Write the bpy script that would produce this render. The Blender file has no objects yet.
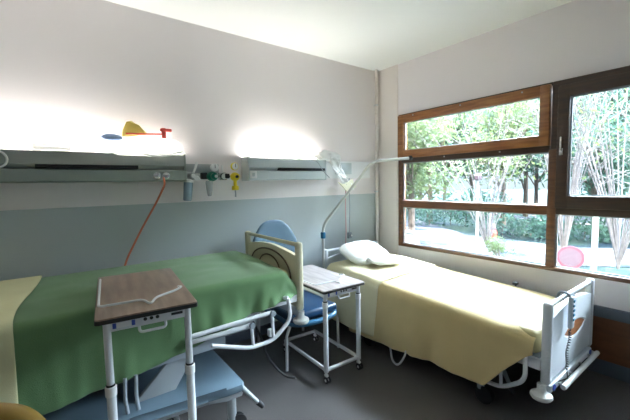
import bpy, bmesh, math, random
from mathutils import Vector, Matrix, noise
S = bpy.context.scene
COL = S.collection
V = Vector
random.seed(7)
PI = math.pi

# ------------------------------------------------------------------ materials
def mat(name, col, rough=.5, metal=0, noise_amt=0, nscale=8, bump=0, bscale=60, spec=.5, emit=None, estr=0, trans=0, col2=None, stretch=(1,1,1), sheen=0, coat=0):
    m = bpy.data.materials.new(name); m.use_nodes = True
    n = m.node_tree.nodes; l = m.node_tree.links
    p = n['Principled BSDF']
    p.inputs['Base Color'].default_value = (*col, 1)
    p.inputs['Roughness'].default_value = rough
    p.inputs['Metallic'].default_value = metal
    p.inputs['Specular IOR Level'].default_value = spec
    if trans: p.inputs['Transmission Weight'].default_value = trans
    if sheen: p.inputs['Sheen Weight'].default_value = sheen
    if coat: p.inputs['Coat Weight'].default_value = coat
    if emit:
        p.inputs['Emission Color'].default_value = (*emit, 1); p.inputs['Emission Strength'].default_value = estr
    tc = n.new('ShaderNodeTexCoord'); mp = n.new('ShaderNodeMapping'); mp.inputs['Scale'].default_value = stretch
    l.new(tc.outputs['Object'], mp.inputs['Vector'])
    if noise_amt or col2:
        t = n.new('ShaderNodeTexNoise'); t.inputs['Scale'].default_value = nscale; t.inputs['Detail'].default_value = 6
        l.new(mp.outputs[0], t.inputs['Vector'])
        r = n.new('ShaderNodeValToRGB')
        c2 = col2 or tuple(max(0, c*(1-noise_amt)) for c in col)
        r.color_ramp.elements[0].position = .35; r.color_ramp.elements[1].position = .65
        r.color_ramp.elements[0].color = (*c2, 1); r.color_ramp.elements[1].color = (*col, 1)
        l.new(t.outputs['Fac'], r.inputs[0]); l.new(r.outputs[0], p.inputs['Base Color'])
    if bump:
        t = n.new('ShaderNodeTexNoise'); t.inputs['Scale'].default_value = bscale; t.inputs['Detail'].default_value = 3
        l.new(mp.outputs[0], t.inputs['Vector'])
        b = n.new('ShaderNodeBump'); b.inputs['Strength'].default_value = bump; b.inputs['Distance'].default_value = .01
        l.new(t.outputs['Fac'], b.inputs['Height']); l.new(b.outputs[0], p.inputs['Normal'])
    return m

def wall_mat():
    # two-tone paint: grey-green dado below 1.455 m, warm white above
    m = mat('two_tone_paint', (.72,.68,.68), .6, bump=.04, bscale=90)
    n = m.node_tree.nodes; l = m.node_tree.links; p = n['Principled BSDF']
    g = n.new('ShaderNodeNewGeometry'); s = n.new('ShaderNodeSeparateXYZ'); l.new(g.outputs['Position'], s.inputs[0])
    c = n.new('ShaderNodeMath'); c.operation = 'GREATER_THAN'; c.inputs[1].default_value = 1.455; l.new(s.outputs['Z'], c.inputs[0])
    mx = n.new('ShaderNodeMix'); mx.data_type = 'RGBA'
    mx.inputs['A'].default_value = (.45,.50,.51,1); mx.inputs['B'].default_value = (.82,.765,.765,1)
    l.new(c.outputs[0], mx.inputs['Factor']); l.new(mx.outputs['Result'], p.inputs['Base Color'])
    return m

def floor_mat():
    m = mat('speckled_vinyl', (.10,.10,.105), .38, spec=.4)
    n = m.node_tree.nodes; l = m.node_tree.links; p = n['Principled BSDF']
    tc = n.new('ShaderNodeTexCoord')
    t = n.new('ShaderNodeTexNoise'); t.inputs['Scale'].default_value = 160; t.inputs['Detail'].default_value = 2; l.new(tc.outputs['Object'], t.inputs['Vector'])
    t2 = n.new('ShaderNodeTexNoise'); t2.inputs['Scale'].default_value = 2.2; l.new(tc.outputs['Object'], t2.inputs['Vector'])
    a = n.new('ShaderNodeMix'); a.data_type = 'FLOAT'; a.inputs['Factor'].default_value = .35
    l.new(t.outputs['Fac'], a.inputs['A']); l.new(t2.outputs['Fac'], a.inputs['B'])
    r = n.new('ShaderNodeValToRGB'); r.color_ramp.elements[0].position = .36; r.color_ramp.elements[1].position = .66
    r.color_ramp.elements[0].color = (.070,.064,.062,1); r.color_ramp.elements[1].color = (.125,.115,.112,1)
    l.new(a.outputs['Result'], r.inputs[0]); l.new(r.outputs[0], p.inputs['Base Color'])
    return m

def wood_mat(name, c1, c2, stretch=(1,12,12), scale=3, rough=.45, coat=0):
    return mat(name, c1, rough, col2=c2, nscale=scale, stretch=stretch, bump=.05, bscale=20, coat=coat)

M = {}
M['paint'] = wall_mat()
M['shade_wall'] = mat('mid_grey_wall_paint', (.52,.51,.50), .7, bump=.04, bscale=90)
M['white_wall'] = mat('warm_white_paint', (.80,.755,.76), .6, bump=.04, bscale=90)
M['pilaster'] = mat('cream_paint', (.78,.72,.68), .55, bump=.03, bscale=90)
M['ceiling'] = mat('ceiling_paint', (.87,.88,.86), .8, bump=.03, bscale=60)
M['floor'] = floor_mat()
M['win_wood'] = wood_mat('varnished_window_wood', (.36,.15,.045), (.22,.08,.022), (14,1.5,14), 3, .35, .2)
M['mid_wood'] = wood_mat('brown_window_wood', (.17,.068,.025), (.10,.038,.015), (14,1.5,14), 3, .35, .2)
M['dark_wood'] = wood_mat('dark_stained_window_wood', (.060,.028,.014), (.032,.016,.010), (14,1.5,14), 3, .4)
M['panel_wood'] = wood_mat('brown_panel_wood', (.20,.08,.03), (.13,.05,.02), (14,1,4), 2.5, .45)
M['inlay_wood'] = wood_mat('orange_brown_inlay', (.45,.17,.055), (.30,.10,.03), (3,3,12), 3, .45)
M['dial_white'] = mat('white_dial', (.8,.8,.8), .4)
M['skirt'] = mat('dark_blue_grey_strip', (.10,.12,.15), .5)
M['top_wood'] = wood_mat('grey_brown_laminate', (.33,.235,.175), (.21,.145,.11), (9,1.2,1), 3, .38)
M['top_wood2'] = wood_mat('pale_grey_laminate', (.42,.37,.36), (.27,.235,.23), (9,1.2,1), 3, .35)
M['edge'] = mat('black_edging', (.012,.012,.012), .5)
M['white_metal'] = mat('white_enamel', (.68,.70,.72), .32, noise_amt=.05)
M['grey_metal'] = mat('grey_enamel', (.36,.40,.44), .4, noise_amt=.08)
M['beam'] = mat('slate_enamel', (.30,.34,.38), .5)
M['chrome'] = mat('chrome', (.7,.7,.7), .18, 1)
M['steel'] = mat('brushed_steel', (.42,.44,.45), .35, .8)
M['board_cream'] = mat('cream_plastic', (.62,.58,.40), .4, noise_amt=.04)
M['board_inset'] = mat('olive_cream_plastic', (.50,.46,.30), .45, noise_amt=.04)
M['board_white'] = mat('white_plastic', (.70,.74,.78), .35, noise_amt=.03)
M['piping'] = mat('brown_line', (.09,.05,.025), .5)
M['bumper'] = mat('pale_bumper_plastic', (.62,.63,.60), .4)
M['blue'] = mat('clear_blue_plastic', (.02,.16,.30), .35)
M['badge'] = mat('blue_badge', (.03,.07,.40), .4)
M['rubber'] = mat('black_rubber', (.015,.015,.018), .6)
M['cover_blue'] = mat('pale_blue_moulded_plastic', (.15,.22,.28), .35, noise_amt=.05)
M['cover_grey'] = mat('pale_grey_moulded_plastic', (.38,.41,.43), .45)
M['green'] = mat('green_blanket_cloth', (.135,.25,.115), .85, noise_amt=.10, nscale=5, bump=.25, bscale=260, spec=.15, sheen=.25)
M['yellow'] = mat('pale_yellow_blanket_cloth', (.66,.52,.26), .85, noise_amt=.06, nscale=5, bump=.2, bscale=260, spec=.15, sheen=.25)
M['yellow_l'] = mat('cream_yellow_sheet_cloth', (.70,.68,.42), .85, noise_amt=.05, nscale=5, bump=.15, bscale=260, spec=.15)
M['mattress'] = mat('beige_mattress_cover', (.50,.42,.20), .6, noise_amt=.05)
M['sheet_cream'] = mat('pale_cream_sheet_cloth', (.73,.67,.45), .85, bump=.15, bscale=120, spec=.15)
M['linen'] = mat('white_linen', (.84,.84,.80), .85, bump=.15, bscale=120, spec=.15)
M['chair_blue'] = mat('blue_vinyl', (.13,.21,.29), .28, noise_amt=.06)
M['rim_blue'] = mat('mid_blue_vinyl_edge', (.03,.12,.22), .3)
M['seat_shaded'] = mat('shaded_blue_vinyl', (.010,.04,.095), .32)  # chair's blue vinyl with the seat's shading mixed into the colour
M['unit'] = mat('grey_green_anodised_metal', (.34,.36,.335), .4, .25)
M['unit_r'] = mat('pale_grey_metal', (.52,.57,.57), .4, .2)
M['unit_low'] = mat('sage_metal', (.30,.345,.31), .4, .25)
M['black'] = mat('black_plastic', (.008,.008,.009), .35)
M['tube_glow'] = mat('lit_fluorescent_diffuser', (.9,.9,.85), .5, emit=(1,.975,.93), estr=8.5)
M['white_plastic'] = mat('white_switch_plastic', (.80,.80,.80), .35)
M['cloudy'] = mat('cloudy_white_plastic_film', (.93,.93,.91), .5, trans=.22, noise_amt=.05, bump=.4, bscale=30)
M['gauze'] = mat('cream_paper', (.80,.78,.62), .6)
M['pill'] = mat('pale_blue_clear_jar', (.42,.56,.68), .12, trans=.4)
M['pill_w'] = mat('clear_plastic', (.80,.84,.86), .12, trans=.5)
M['g_green'] = mat('green_regulator_plastic', (.0,.17,.10), .3)
M['g_yellow'] = mat('yellow_regulator_plastic', (.75,.58,.01), .3)
M['red'] = mat('red_plastic', (.75,.07,.05), .4)
M['orange'] = mat('orange_red_hose', (.60,.17,.09), .5)
M['pink'] = mat('pink_hose', (.60,.36,.36), .5)
M['yel_p'] = mat('yellow_mask_plastic', (.92,.74,.20), .45, trans=.3)
M['blue_p'] = mat('soft_blue_plastic', (.38,.52,.80), .45)
M['handset'] = mat('grey_handset_plastic', (.55,.62,.68), .4)
M['teal'] = mat('teal_button', (.02,.25,.38), .4)
M['mustard'] = mat('mustard_vinyl', (.40,.25,.045), .45, noise_amt=.1)
M['bark'] = mat('brown_bark', (.16,.12,.10), .9, noise_amt=.4, nscale=12)
M['pale_bark'] = mat('pale_bark', (.22,.20,.205), .9, spec=.1, noise_amt=.25, nscale=10)
M['grass'] = mat('grass_ground', (.018,.030,.024), .95, spec=.05, col2=(.006,.013,.02), nscale=.8)
M['road'] = mat('pale_asphalt', (.11,.105,.115), .9, spec=.05, col2=(.015,.022,.038), nscale=1.2)
M['concrete'] = mat('white_painted_concrete', (.45,.45,.45), .8)
M['sign_white'] = mat('white_sign_face', (.13,.085,.11), .5)
M['sign_red'] = mat('faded_red_sign_ring', (.20,.045,.07), .5)

def leaf_mat(name, a, b):
    m = mat(name, a, .8, col2=b, nscale=1.2, spec=.08)
    n = m.node_tree.nodes; l = m.node_tree.links; p = n['Principled BSDF']
    tr = n.new('ShaderNodeBsdfTranslucent'); tr.inputs['Color'].default_value = (a[0]*1.4, a[1]*1.3, a[2], 1)
    mx = n.new('ShaderNodeMixShader'); mx.inputs[0].default_value = .35
    l.new(p.outputs[0], mx.inputs[1]); l.new(tr.outputs[0], mx.inputs[2]); l.new(mx.outputs[0], n['Material Output'].inputs['Surface'])
    return m
M['leaf_l'] = leaf_mat('light_green_leaf', (.115,.150,.07), (.035,.07,.045))
M['leaf_d'] = leaf_mat('dark_green_leaf', (.05,.10,.08), (.020,.050,.055))

def glass_mat():
    m = bpy.data.materials.new('window_glass'); m.use_nodes = True
    n = m.node_tree.nodes; l = m.node_tree.links; n.remove(n['Principled BSDF'])
    t = n.new('ShaderNodeBsdfTransparent'); t.inputs[0].default_value = (.93,.97,.97,1)
    g = n.new('ShaderNodeBsdfGlossy'); g.inputs['Roughness'].default_value = .02
    f = n.new('ShaderNodeFresnel'); f.inputs[0].default_value = 1.45
    mx = n.new('ShaderNodeMixShader'); l.new(f.outputs[0], mx.inputs[0]); l.new(t.outputs[0], mx.inputs[1]); l.new(g.outputs[0], mx.inputs[2])
    l.new(mx.outputs[0], n['Material Output'].inputs['Surface'])
    return m
M['glass'] = glass_mat()

# ------------------------------------------------------------------ helpers
def obj(name, bm, m, parent=None, loc=None, sub=0, smooth=True, solid=0, angle=.7):
    bmesh.ops.recalc_face_normals(bm, faces=bm.faces[:]) if not solid else None
    me = bpy.data.meshes.new(name); bm.to_mesh(me); bm.free()
    mats = m if isinstance(m, (list, tuple)) else [m]
    for x in mats: me.materials.append(M[x])
    if smooth:
        for p in me.polygons: p.use_smooth = True
        if not sub: me.set_sharp_from_angle(angle=angle)
    o = bpy.data.objects.new(name, me); COL.objects.link(o)
    if loc: o.location = loc
    if parent: o.parent = parent
    if solid:
        s = o.modifiers.new('Solidify', 'SOLIDIFY'); s.thickness = solid; s.offset = -1
    if sub:
        s = o.modifiers.new('Subdivision', 'SUBSURF'); s.levels = sub; s.render_levels = sub
    return o

def thing(name, label, cat, loc=(0,0,0), rotz=0, group=None):
    o = bpy.data.objects.new(name, None); COL.objects.link(o); o.empty_display_size = .1
    o.location = loc; o.rotation_euler = (0,0,rotz); o['label'] = label; o['category'] = cat
    if group: o['group'] = group
    return o
def tag(o, label, cat, group=None, kind=None):
    o['label'] = label; o['category'] = cat
    if group: o['group'] = group
    if kind: o['kind'] = kind
    return o
def struct(o): o['kind'] = 'structure'; return o

def N(): return bmesh.new()
def box(bm, lo, hi, bev=0, seg=2, mi=0):
    lo = V(lo); hi = V(hi); c = (lo+hi)/2; s = hi-lo
    r = bmesh.ops.create_cube(bm, size=1, matrix=Matrix.Translation(c) @ Matrix.Diagonal((*s,1)))
    vs = r['verts']
    fs = {f for v in vs for f in v.link_faces}
    for f in fs: f.material_index = mi
    if bev:
        es = list({e for v in vs for e in v.link_edges})
        r = bmesh.ops.bevel(bm, geom=es, offset=min(bev, min(s)*.49), segments=seg, profile=.5, affect='EDGES')
        for f in r['faces']: f.material_index = mi
    return bm
def fillet(pts, rad, n=6):
    pts = [V(p) for p in pts]; out = [pts[0]]
    for i in range(1, len(pts)-1):
        a, b, c = pts[i-1], pts[i], pts[i+1]
        d = min(rad, (a-b).length*.48, (c-b).length*.48)
        p = b+(a-b).normalized()*d; q = b+(c-b).normalized()*d
        for k in range(n+1):
            t = k/n; out.append(p*(1-t)**2 + b*2*t*(1-t) + q*t*t)
    out.append(pts[-1]); return out
def tube(bm, pts, r, n=10, closed=False, mi=0, r2=None):
    pts = [V(p) for p in pts]; rings = []; L = len(pts)
    prev = None
    for i, p in enumerate(pts):
        if closed: t = pts[(i+1)%L]-pts[i-1]
        else: t = pts[min(i+1,L-1)]-pts[max(i-1,0)]
        if t.length < 1e-9: t = V((0,0,1))
        t.normalize()
        if prev is None:
            a = V((0,0,1)) if abs(t.z) < .9 else V((1,0,0))
            x = t.cross(a).normalized()
        else:
            x = (prev - t*prev.dot(t)).normalized()
        prev = x; y = t.cross(x)
        rr = r if r2 is None else r+(r2-r)*i/max(1,L-1)
        rings.append([bm.verts.new(p+(x*math.cos(k*2*PI/n)+y*math.sin(k*2*PI/n))*rr) for k in range(n)])
    for i in range(L if closed else L-1):
        A = rings[i]; B = rings[(i+1)%L]
        for k in range(n):
            f = bm.faces.new((A[k],A[(k+1)%n],B[(k+1)%n],B[k])); f.material_index = mi
    if not closed:
        for R_ in (rings[0][::-1], rings[-1]):
            f = bm.faces.new(R_); f.material_index = mi
    return bm
def lathe(bm, prof, base=(0,0,0), axis=(0,0,1), n=20, mi=0):
    ax = V(axis).normalized(); a = V((0,0,1)) if abs(ax.z) < .9 else V((1,0,0))
    x = ax.cross(a).normalized(); y = ax.cross(x); b = V(base)
    rings = [[bm.verts.new(b+ax*h+(x*math.cos(k*2*PI/n)+y*math.sin(k*2*PI/n))*max(r,1e-4)) for k in range(n)] for r, h in prof]
    for A, B in zip(rings, rings[1:]):
        for k in range(n):
            f = bm.faces.new((A[k],A[(k+1)%n],B[(k+1)%n],B[k])); f.material_index = mi
    for R_ in (rings[0][::-1], rings[-1]):
        f = bm.faces.new(R_); f.material_index = mi
    return bm
def prism(bm, poly, axis, a, b, mi=0, bev=0):
    # poly: 2D points; axis 0/1/2 the extruded axis, from a to b
    def P(p, h):
        c = list(p); c.insert(axis, h); return V(c)
    A = [bm.verts.new(P(p,a)) for p in poly]; B = [bm.verts.new(P(p,b)) for p in poly]
    n = len(poly); fs = [bm.faces.new(A[::-1]), bm.faces.new(B)]
    for i in range(n): fs.append(bm.faces.new((A[i],A[(i+1)%n],B[(i+1)%n],B[i])))
    for f in fs: f.material_index = mi
    if bev:
        es = list({e for f in fs[:2] for e in f.edges})
        bmesh.ops.bevel(bm, geom=es, offset=bev, segments=2, profile=.5, affect='EDGES')
    return bm
def strip(bm, ts, lo, hi, y0, y1, mapf, mi=0):
    # solid band between curves lo(t) and hi(t); thickness y0..y1; mapf(x, y, z)->Vector
    cols = []
    for t in ts:
        a, b = lo(t), hi(t)
        cols.append([bm.verts.new(mapf(t,y,z)) for y, z in ((y0,a),(y0,b),(y1,b),(y1,a))])
    for A, B in zip(cols, cols[1:]):
        for k in range(4):
            f = bm.faces.new((A[k],A[(k+1)%4],B[(k+1)%4],B[k])); f.material_index = mi
    bm.faces.new(cols[0]).material_index = mi; bm.faces.new(cols[-1][::-1]).material_index = mi
    return bm
def blob(bm, c, s, amp=.15, sc=3, seed=0, sub=3, mi=0):
    r = bmesh.ops.create_icosphere(bm, subdivisions=sub, radius=1)
    for v in r['verts']:
        d = noise.noise(v.co*sc+V((seed,0,0)))*amp
        v.co = V(((1+d)*v.co.x*s[0]+c[0], (1+d)*v.co.y*s[1]+c[1], (1+d)*v.co.z*s[2]+c[2]))
        for f in v.link_faces: f.material_index = mi
    return bm
def lin(x, pts):
    if x <= pts[0][0]: return pts[0][1]
    for (a, va), (b, vb) in zip(pts, pts[1:]):
        if x <= b: return va+(vb-va)*(x-a)/(b-a)
    return pts[-1][1]
def sstep(a, b, x):
    t = max(0, min(1, (x-a)/(b-a))); return t*t*(3-2*t)

# ------------------------------------------------------------------ room shell
BW, RW, LW, FW, CH = 3.20, 3.49, -1.9, -2.0, 3.06   # back wall y, window wall x, left wall x, front wall y, ceiling
struct(obj('floor', box(N(), (LW-.1,FW-.1,-.12), (RW+.3,BW+.15,0)), 'floor', smooth=False))
struct(obj('ceiling', box(N(), (LW-.1,FW-.1,CH), (RW+.3,BW+.15,CH+.15)), 'ceiling', smooth=False))
struct(obj('wall_back', box(N(), (LW-.1,BW,0), (RW+.3,BW+.15,CH)), 'paint', smooth=False))
struct(obj('wall_left', box(N(), (LW-.12,FW,0), (LW,BW,CH)), 'shade_wall', smooth=False))
struct(obj('wall_front', box(N(), (LW-.1,FW-.12,0), (RW+.3,FW,CH)), 'shade_wall', smooth=False))
WY0, WY1, WZ0, WZ1 = -1.10, 2.845, .784, 2.437
bm = N()
box(bm, (RW,FW,0), (RW+.12,BW,WZ0)); box(bm, (RW,FW,WZ1), (RW+.12,BW,CH))
box(bm, (RW,FW,WZ0), (RW+.12,WY0,WZ1)); box(bm, (RW,WY1,WZ0), (RW+.12,BW,WZ1))
struct(obj('wall_right', bm, 'white_wall', smooth=False))
struct(obj('trim_1', box(N(), (RW-.012,WY1+.012,0), (RW,BW,CH)), 'pilaster', smooth=False))
o = obj('trim_2', box(N(), (RW-.035,FW,.475), (RW,WY1,.56), .004), 'skirt'); struct(o)
o = obj('trim_3', box(N(), (RW-.02,FW,.12), (RW,WY1,.475)), 'panel_wood'); struct(o)
struct(obj('baseboard_right', box(N(), (RW-.022,FW,0), (RW,BW,.12)), 'skirt'))
struct(obj('baseboard_back', box(N(), (LW,BW-.015,0), (RW,BW,.10)), 'skirt'))

# window: frame with transoms, left column of three panes, tilt sash at right, fixed pane below it
win = thing('window_1', '', 'window'); del win['label'], win['category']; struct(win)
F0, F1 = RW-.015, RW+.07
def bar(name, y0, y1, z0, z1, m, x0=F0, x1=F1, bev=.005):
    return obj(name, box(N(), (x0,y0,z0), (x1,y1,z1), bev), m, win)
def ring(name, y0, y1, z0, z1, wl, wr, wb, wt, m, x0, x1):
    # wl: stile at the high-y side (left as seen), wr: low-y side
    bm = N()
    box(bm, (x0,y0,z0), (x1,y0+wr,z1), .005); box(bm, (x0,y1-wl,z0), (x1,y1,z1), .005)
    box(bm, (x0+.001,y0+wr-.002,z0), (x1-.001,y1-wl+.002,z0+wb), .005); box(bm, (x0+.001,y0+wr-.002,z1-wt), (x1-.001,y1-wl+.002,z1), .005)
    return obj(name, bm, m, win)
def pane(y0, y1, z0, z1, x=RW+.03):
    return obj('glass_pane', box(N(), (x,y0,z0), (x+.006,y1,z1)), 'glass', win, smooth=False)
def bead(y0, y1, z0, z1, x=RW+.012):
    bm = N(); w = .009
    box(bm, (x,y0-w,z0-w), (x+.016,y0,z1+w)); box(bm, (x,y1,z0-w), (x+.016,y1+w,z1+w))
    box(bm, (x,y0,z0-w), (x+.016,y1,z0)); box(bm, (x,y0,z1), (x+.016,y1,z1+w))
    return obj('glazing_bead', bm, 'grey_metal', win, smooth=False)
bar('window_frame', WY1-.055, WY1, WZ0, WZ1, 'mid_wood')
bar('window_frame', WY0, WY0+.055, WZ0, WZ1, 'dark_wood')
bar('window_frame', WY0+.05, WY1-.05, WZ0, WZ0+.038, 'mid_wood')
bar('window_frame', 1.165, WY1-.05, WZ1-.03, WZ1, 'dark_wood')
bar('window_frame', WY0+.05, 1.165, WZ1-.075, WZ1, 'dark_wood')
bar('mullion', 1.115, 1.183, WZ0+.036, 1.86, 'mid_wood', F0-.004)
bar('mullion', 1.115, 1.168, 1.86, WZ1-.03, 'dark_wood', F0-.004)
bar('transom', 1.18, WY1-.05, 1.285, 1.368, 'mid_wood')
bar('transom', 1.18, WY1-.05, 1.838, 1.905, 'dark_wood')
bar('transom', WY0+.05, 1.118, 1.292, 1.36, 'dark_wood')
ring('window_sash', 1.175, WY1-.012, 1.893, WZ1-.018, .088, .080, .095, .092, 'win_wood', RW-.045, RW+.035)
pane(1.25, 2.75, 1.98, 2.33, RW+.0); bead(1.262, 2.738, 1.997, 2.322, RW-.012)
pane(1.18, 2.79, 1.37, 1.84); bead(1.192, 2.775, 1.380, 1.828)
pane(1.18, 2.79, .82, 1.285); bead(1.192, 2.775, .832, 1.275)
ring('window_sash', -.02, 1.112, 1.350, WZ1-.055, .085, .085, .105, .095, 'dark_wood', RW-.055, RW+.035)
pane(.06, 1.03, 1.45, 2.29, RW-.005); bead(.075, 1.018, 1.465, 2.277, RW-.02)
pane(-.02, 1.115, .82, 1.292); bead(-.01, 1.105, .832, 1.284)
bar('mullion', -.08, -.02, WZ0+.036, WZ1-.07, 'dark_wood', F0-.004)
pane(WY0+.05, -.08, .82, 1.292); ring('window_sash', WY0+.03, -.085, 1.350, WZ1-.055, .085, .085, .105, .095, 'dark_wood', RW-.055, RW+.035)
pane(WY0+.11, -.165, 1.45, 2.29, RW-.005)
h = obj('window_handle', box(box(N(), (RW-.068,1.060,1.80), (RW-.055,1.090,1.86), .004), (RW-.085,1.067,1.84), (RW-.07,1.083,1.955), .005), 'chrome', win)
for y, z in ((2.6,2.395),(2.0,2.395),(1.4,2.395),(2.2,1.875),(1.6,1.875)): obj('screw_cap', lathe(N(), [(.008,0),(.008,.004),(.003,.006)], (RW-.045 if z > 2 else F0,y,z), (-1,0,0), 10), 'steel', win)

# heating pipe in the corner
p = thing('corner_pipe', 'white painted heating pipe running from floor to ceiling in the room corner', 'pipe', (RW-.075,BW-.045,0))
obj('riser', tube(N(), [(0,0,0),(0,0,CH)], .020, 16), 'pilaster', p)
for z in (.6,1.47,2.6): obj('bracket', box(lathe(N(), [(.024,0),(.024,.02)], (0,0,z)), (-.006,.01,z+.002), (.006,.045,z+.018)), 'white_metal', p)

# ------------------------------------------------------------------ bedhead light units
def unit(x0, x1, label, body, low, slot, sw):
    t = thing('bedhead_light_unit', label, 'wall light', ((x0+x1)/2,BW,0), group=None)
    L = (x1-x0)/2; yf = -.155
    obj('housing', prism(N(), [(0,1.742),(yf+.03,1.742),(yf,1.775),(yf,1.862),(yf+.02,1.872),(yf+.02,1.84),(0,1.84)], 0, -L+.012, L-.012), body, t)
    obj('service_duct', prism(N(), [(0,1.645),(yf+.01,1.645),(yf,1.655),(yf,1.735),(yf+.05,1.748),(0,1.748)], 0, -L+.012, L-.012), low, t)
    for s in (-1, 1):
        a = s*L
        obj('end_cap', box(N(), (min(a,a-s*.014),yf-.003,1.642), (max(a,a-s*.014),0,1.876), .002), low, t)
    obj('light_diffuser', box(N(), (-L+.05,yf+.035,1.842), (L-.06,-.02,1.866), .008), 'tube_glow', t)
    c = (x0+x1)/2
    obj('black_slot', box(N(), (slot[0]-c,yf-.010,1.744), (slot[1]-c,yf+.03,1.772), .003), 'black', t)
    if sw:
        obj('switch_plate', box(N(), (sw-c,yf-.006,1.665), (sw-c+.075,yf+.002,1.735), .003), 'white_plastic', t)
        obj('rocker_switch', box(N(), (sw-c+.022,yf-.012,1.682), (sw-c+.05,yf-.004,1.718), .003), 'unit_r', t)
    return t
uL = unit(-1.05, .905, 'long grey-green wall light unit above the green bed, lamps lit on its top', 'unit', 'unit_low', (-.11,.53), None)
for x in (.665,.735): 
    bm = lathe(N(), [(.028,0),(.028,.008),(.020,.012)], (x+.0725,-.155,1.69), (0,-1,0)); obj('socket', bm, 'chrome', uL)
uR = unit(1.492, 2.46, 'shorter pale grey wall light unit above the blue chair, lit along its top', 'unit_r', 'unit_r', (1.83,2.44), 1.508)

# rails between and beside the units
t = thing('gas_outlet_rail', 'grey metal rail carrying the gas regulators between the two light units', 'rail', (1.165,BW,0))
obj('rail_plate', box(N(), (-.245,-.045,1.715), (.075,0,1.80), .003), 'steel', t)
obj('backing_strip', box(N(), (-.25,-.03,1.655), (.25,0,1.712), .003), 'white_plastic', t)
obj('rail_bar', box(N(), (-.245,-.075,1.675), (.245,-.05,1.70), .003), 'chrome', t)
t = thing('wall_duct', 'flat white wall duct with pale blue panel between light unit and corner', 'wall duct', (2.88,BW,0))
obj('duct_body', box(N(), (-.41,-.03,1.66), (.42,0,1.87), .004), 'white_plastic', t)
obj('cover_panel', box(N(), (-.18,-.045,1.71), (.08,-.03,1.85), .004), 'unit_r', t)

def gauge(bm, c, r, mi, mface):
    lathe(bm, [(r,0),(r,.022),(r*.9,.026)], c, (0,-1,0), 20, mi); lathe(bm, [(r*.84,.0),(r*.84,.003)], (c[0],c[1]-.026,c[2]), (0,-1,0), 20, mface)
def needle(t, c, r):
    obj('gauge_needle', box(N(), (c[0]-.002,c[1]-.033,c[2]-r*.2), (c[0]+.002,c[1]-.029,c[2]+r*.7)), 'black', t)
Y = BW-.09
t = thing('suction_regulator', 'chrome suction regulator with hanging pale blue jar, leftmost on the rail', 'regulator', (.962,Y,0))
bm = N(); box(bm, (-.07,-.0,1.655), (.03,.035,1.725), .006); lathe(bm, [(.034,0),(.034,.03),(.026,.04),(.026,.06)], (.0,0,1.69), (0,-1,0)); obj('regulator_body', bm, 'steel', t)
bm = N(); lathe(bm, [(.018,0),(.018,.018)], (.0,-.06,1.69), (0,-1,0)); lathe(bm, [(.022,0),(.022,.02)], (.03,-.05,1.67), (0,-1,0)); obj('control_knob', bm, 'white_plastic', t)
obj('lever', tube(N(), [(.01,-.03,1.71),(.03,-.04,1.76),(.045,-.04,1.81)], .010, 8, r2=.013), 'white_plastic', t)
obj('collection_jar', lathe(N(), [(.030,-.165),(.036,-.155),(.040,-.01),(.040,0)], (-.03,-.02,1.635), (.10,0,1)), 'pill', t)
obj('jar_lid', lathe(N(), [(.042,0),(.042,.018),(.02,.03)], (-.03,-.02,1.633), (.10,0,1)), 'white_plastic', t)
t = thing('oxygen_flowmeter', 'green oxygen flowmeter with white dial on the gas rail', 'regulator', (1.145,Y,0))
bm = N(); blob(bm, (0,-.03,1.685), (.052,.045,.045), .0); lathe(bm, [(.03,0),(.03,.03)], (0,-.065,1.685), (0,-1,0)); obj('regulator_body', bm, 'g_green', t)
obj('inlet_block', box(N(), (-.09,-.03,1.66), (-.04,.035,1.72), .008), 'rubber', t)
bm = N(); gauge(bm, (.02,-.03,1.765), .036, 0, 1); obj('pressure_gauge', bm, ['white_plastic','dial_white'], t); needle(t, (.02,-.03,1.765), .036)
obj('humidifier_cup', lathe(N(), [(.012,-.12),(.02,-.11),(.028,-.05),(.033,0),(.03,.02)], (-.03,-.03,1.625)), 'pill_w', t)
obj('knob', lathe(N(), [(.014,0),(.014,.012)], (.012,-.095,1.685), (0,-1,0)), 'white_plastic', t)
t = thing('chrome_regulator', 'chrome and white regulator between the green and the yellow ones', 'regulator', (1.255,Y,0))
bm = N(); box(bm, (-.035,-.01,1.65), (.045,.035,1.72), .01); lathe(bm, [(.026,0),(.030,.02),(.030,.05)], (.0,0,1.685), (0,-1,0)); obj('regulator_body', bm, 'chrome', t)
obj('dial', lathe(N(), [(.028,0),(.028,.012)], (0,-.05,1.685), (0,-1,0)), 'dial_white', t)
obj('hose_nozzle', tube(N(), [(.0,0,1.71),(.0,0,1.79)], .009), 'white_plastic', t)
obj('grip_ring', lathe(N(), [(.033,0),(.033,.01)], (0,-.03,1.685), (0,-1,0)), 'rubber', t)
t = thing('air_flowmeter', 'bright yellow air flowmeter with dial, beside the right light unit', 'regulator', (1.345,Y-.06,0))
bm = N(); blob(bm, (0,-.02,1.68), (.045,.04,.042), .0); tube(bm, [(0,-.02,1.66),(0,-.02,1.56)], .016); lathe(bm, [(.032,0),(.034,.02),(.03,.04)], (0,-.02,1.555)); obj('regulator_body', bm, 'g_yellow', t)
bm = N(); gauge(bm, (-.005,-.02,1.775), .037, 0, 1); obj('pressure_gauge', bm, ['g_yellow','dial_white'], t); needle(t, (-.005,-.02,1.775), .037)
obj('inlet_block', box(N(), (-.09,-.01,1.665), (-.045,.09,1.71), .008), 'rubber', t)
obj('knob', lathe(N(), [(.014,0),(.014,.014)], (.0,-.06,1.68), (0,-1,0)), 'rubber', t)
obj('outlet_tip', tube(N(), [(0,-.02,1.555),(0,-.02,1.49)], .007), 'pill_w', t)

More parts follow.
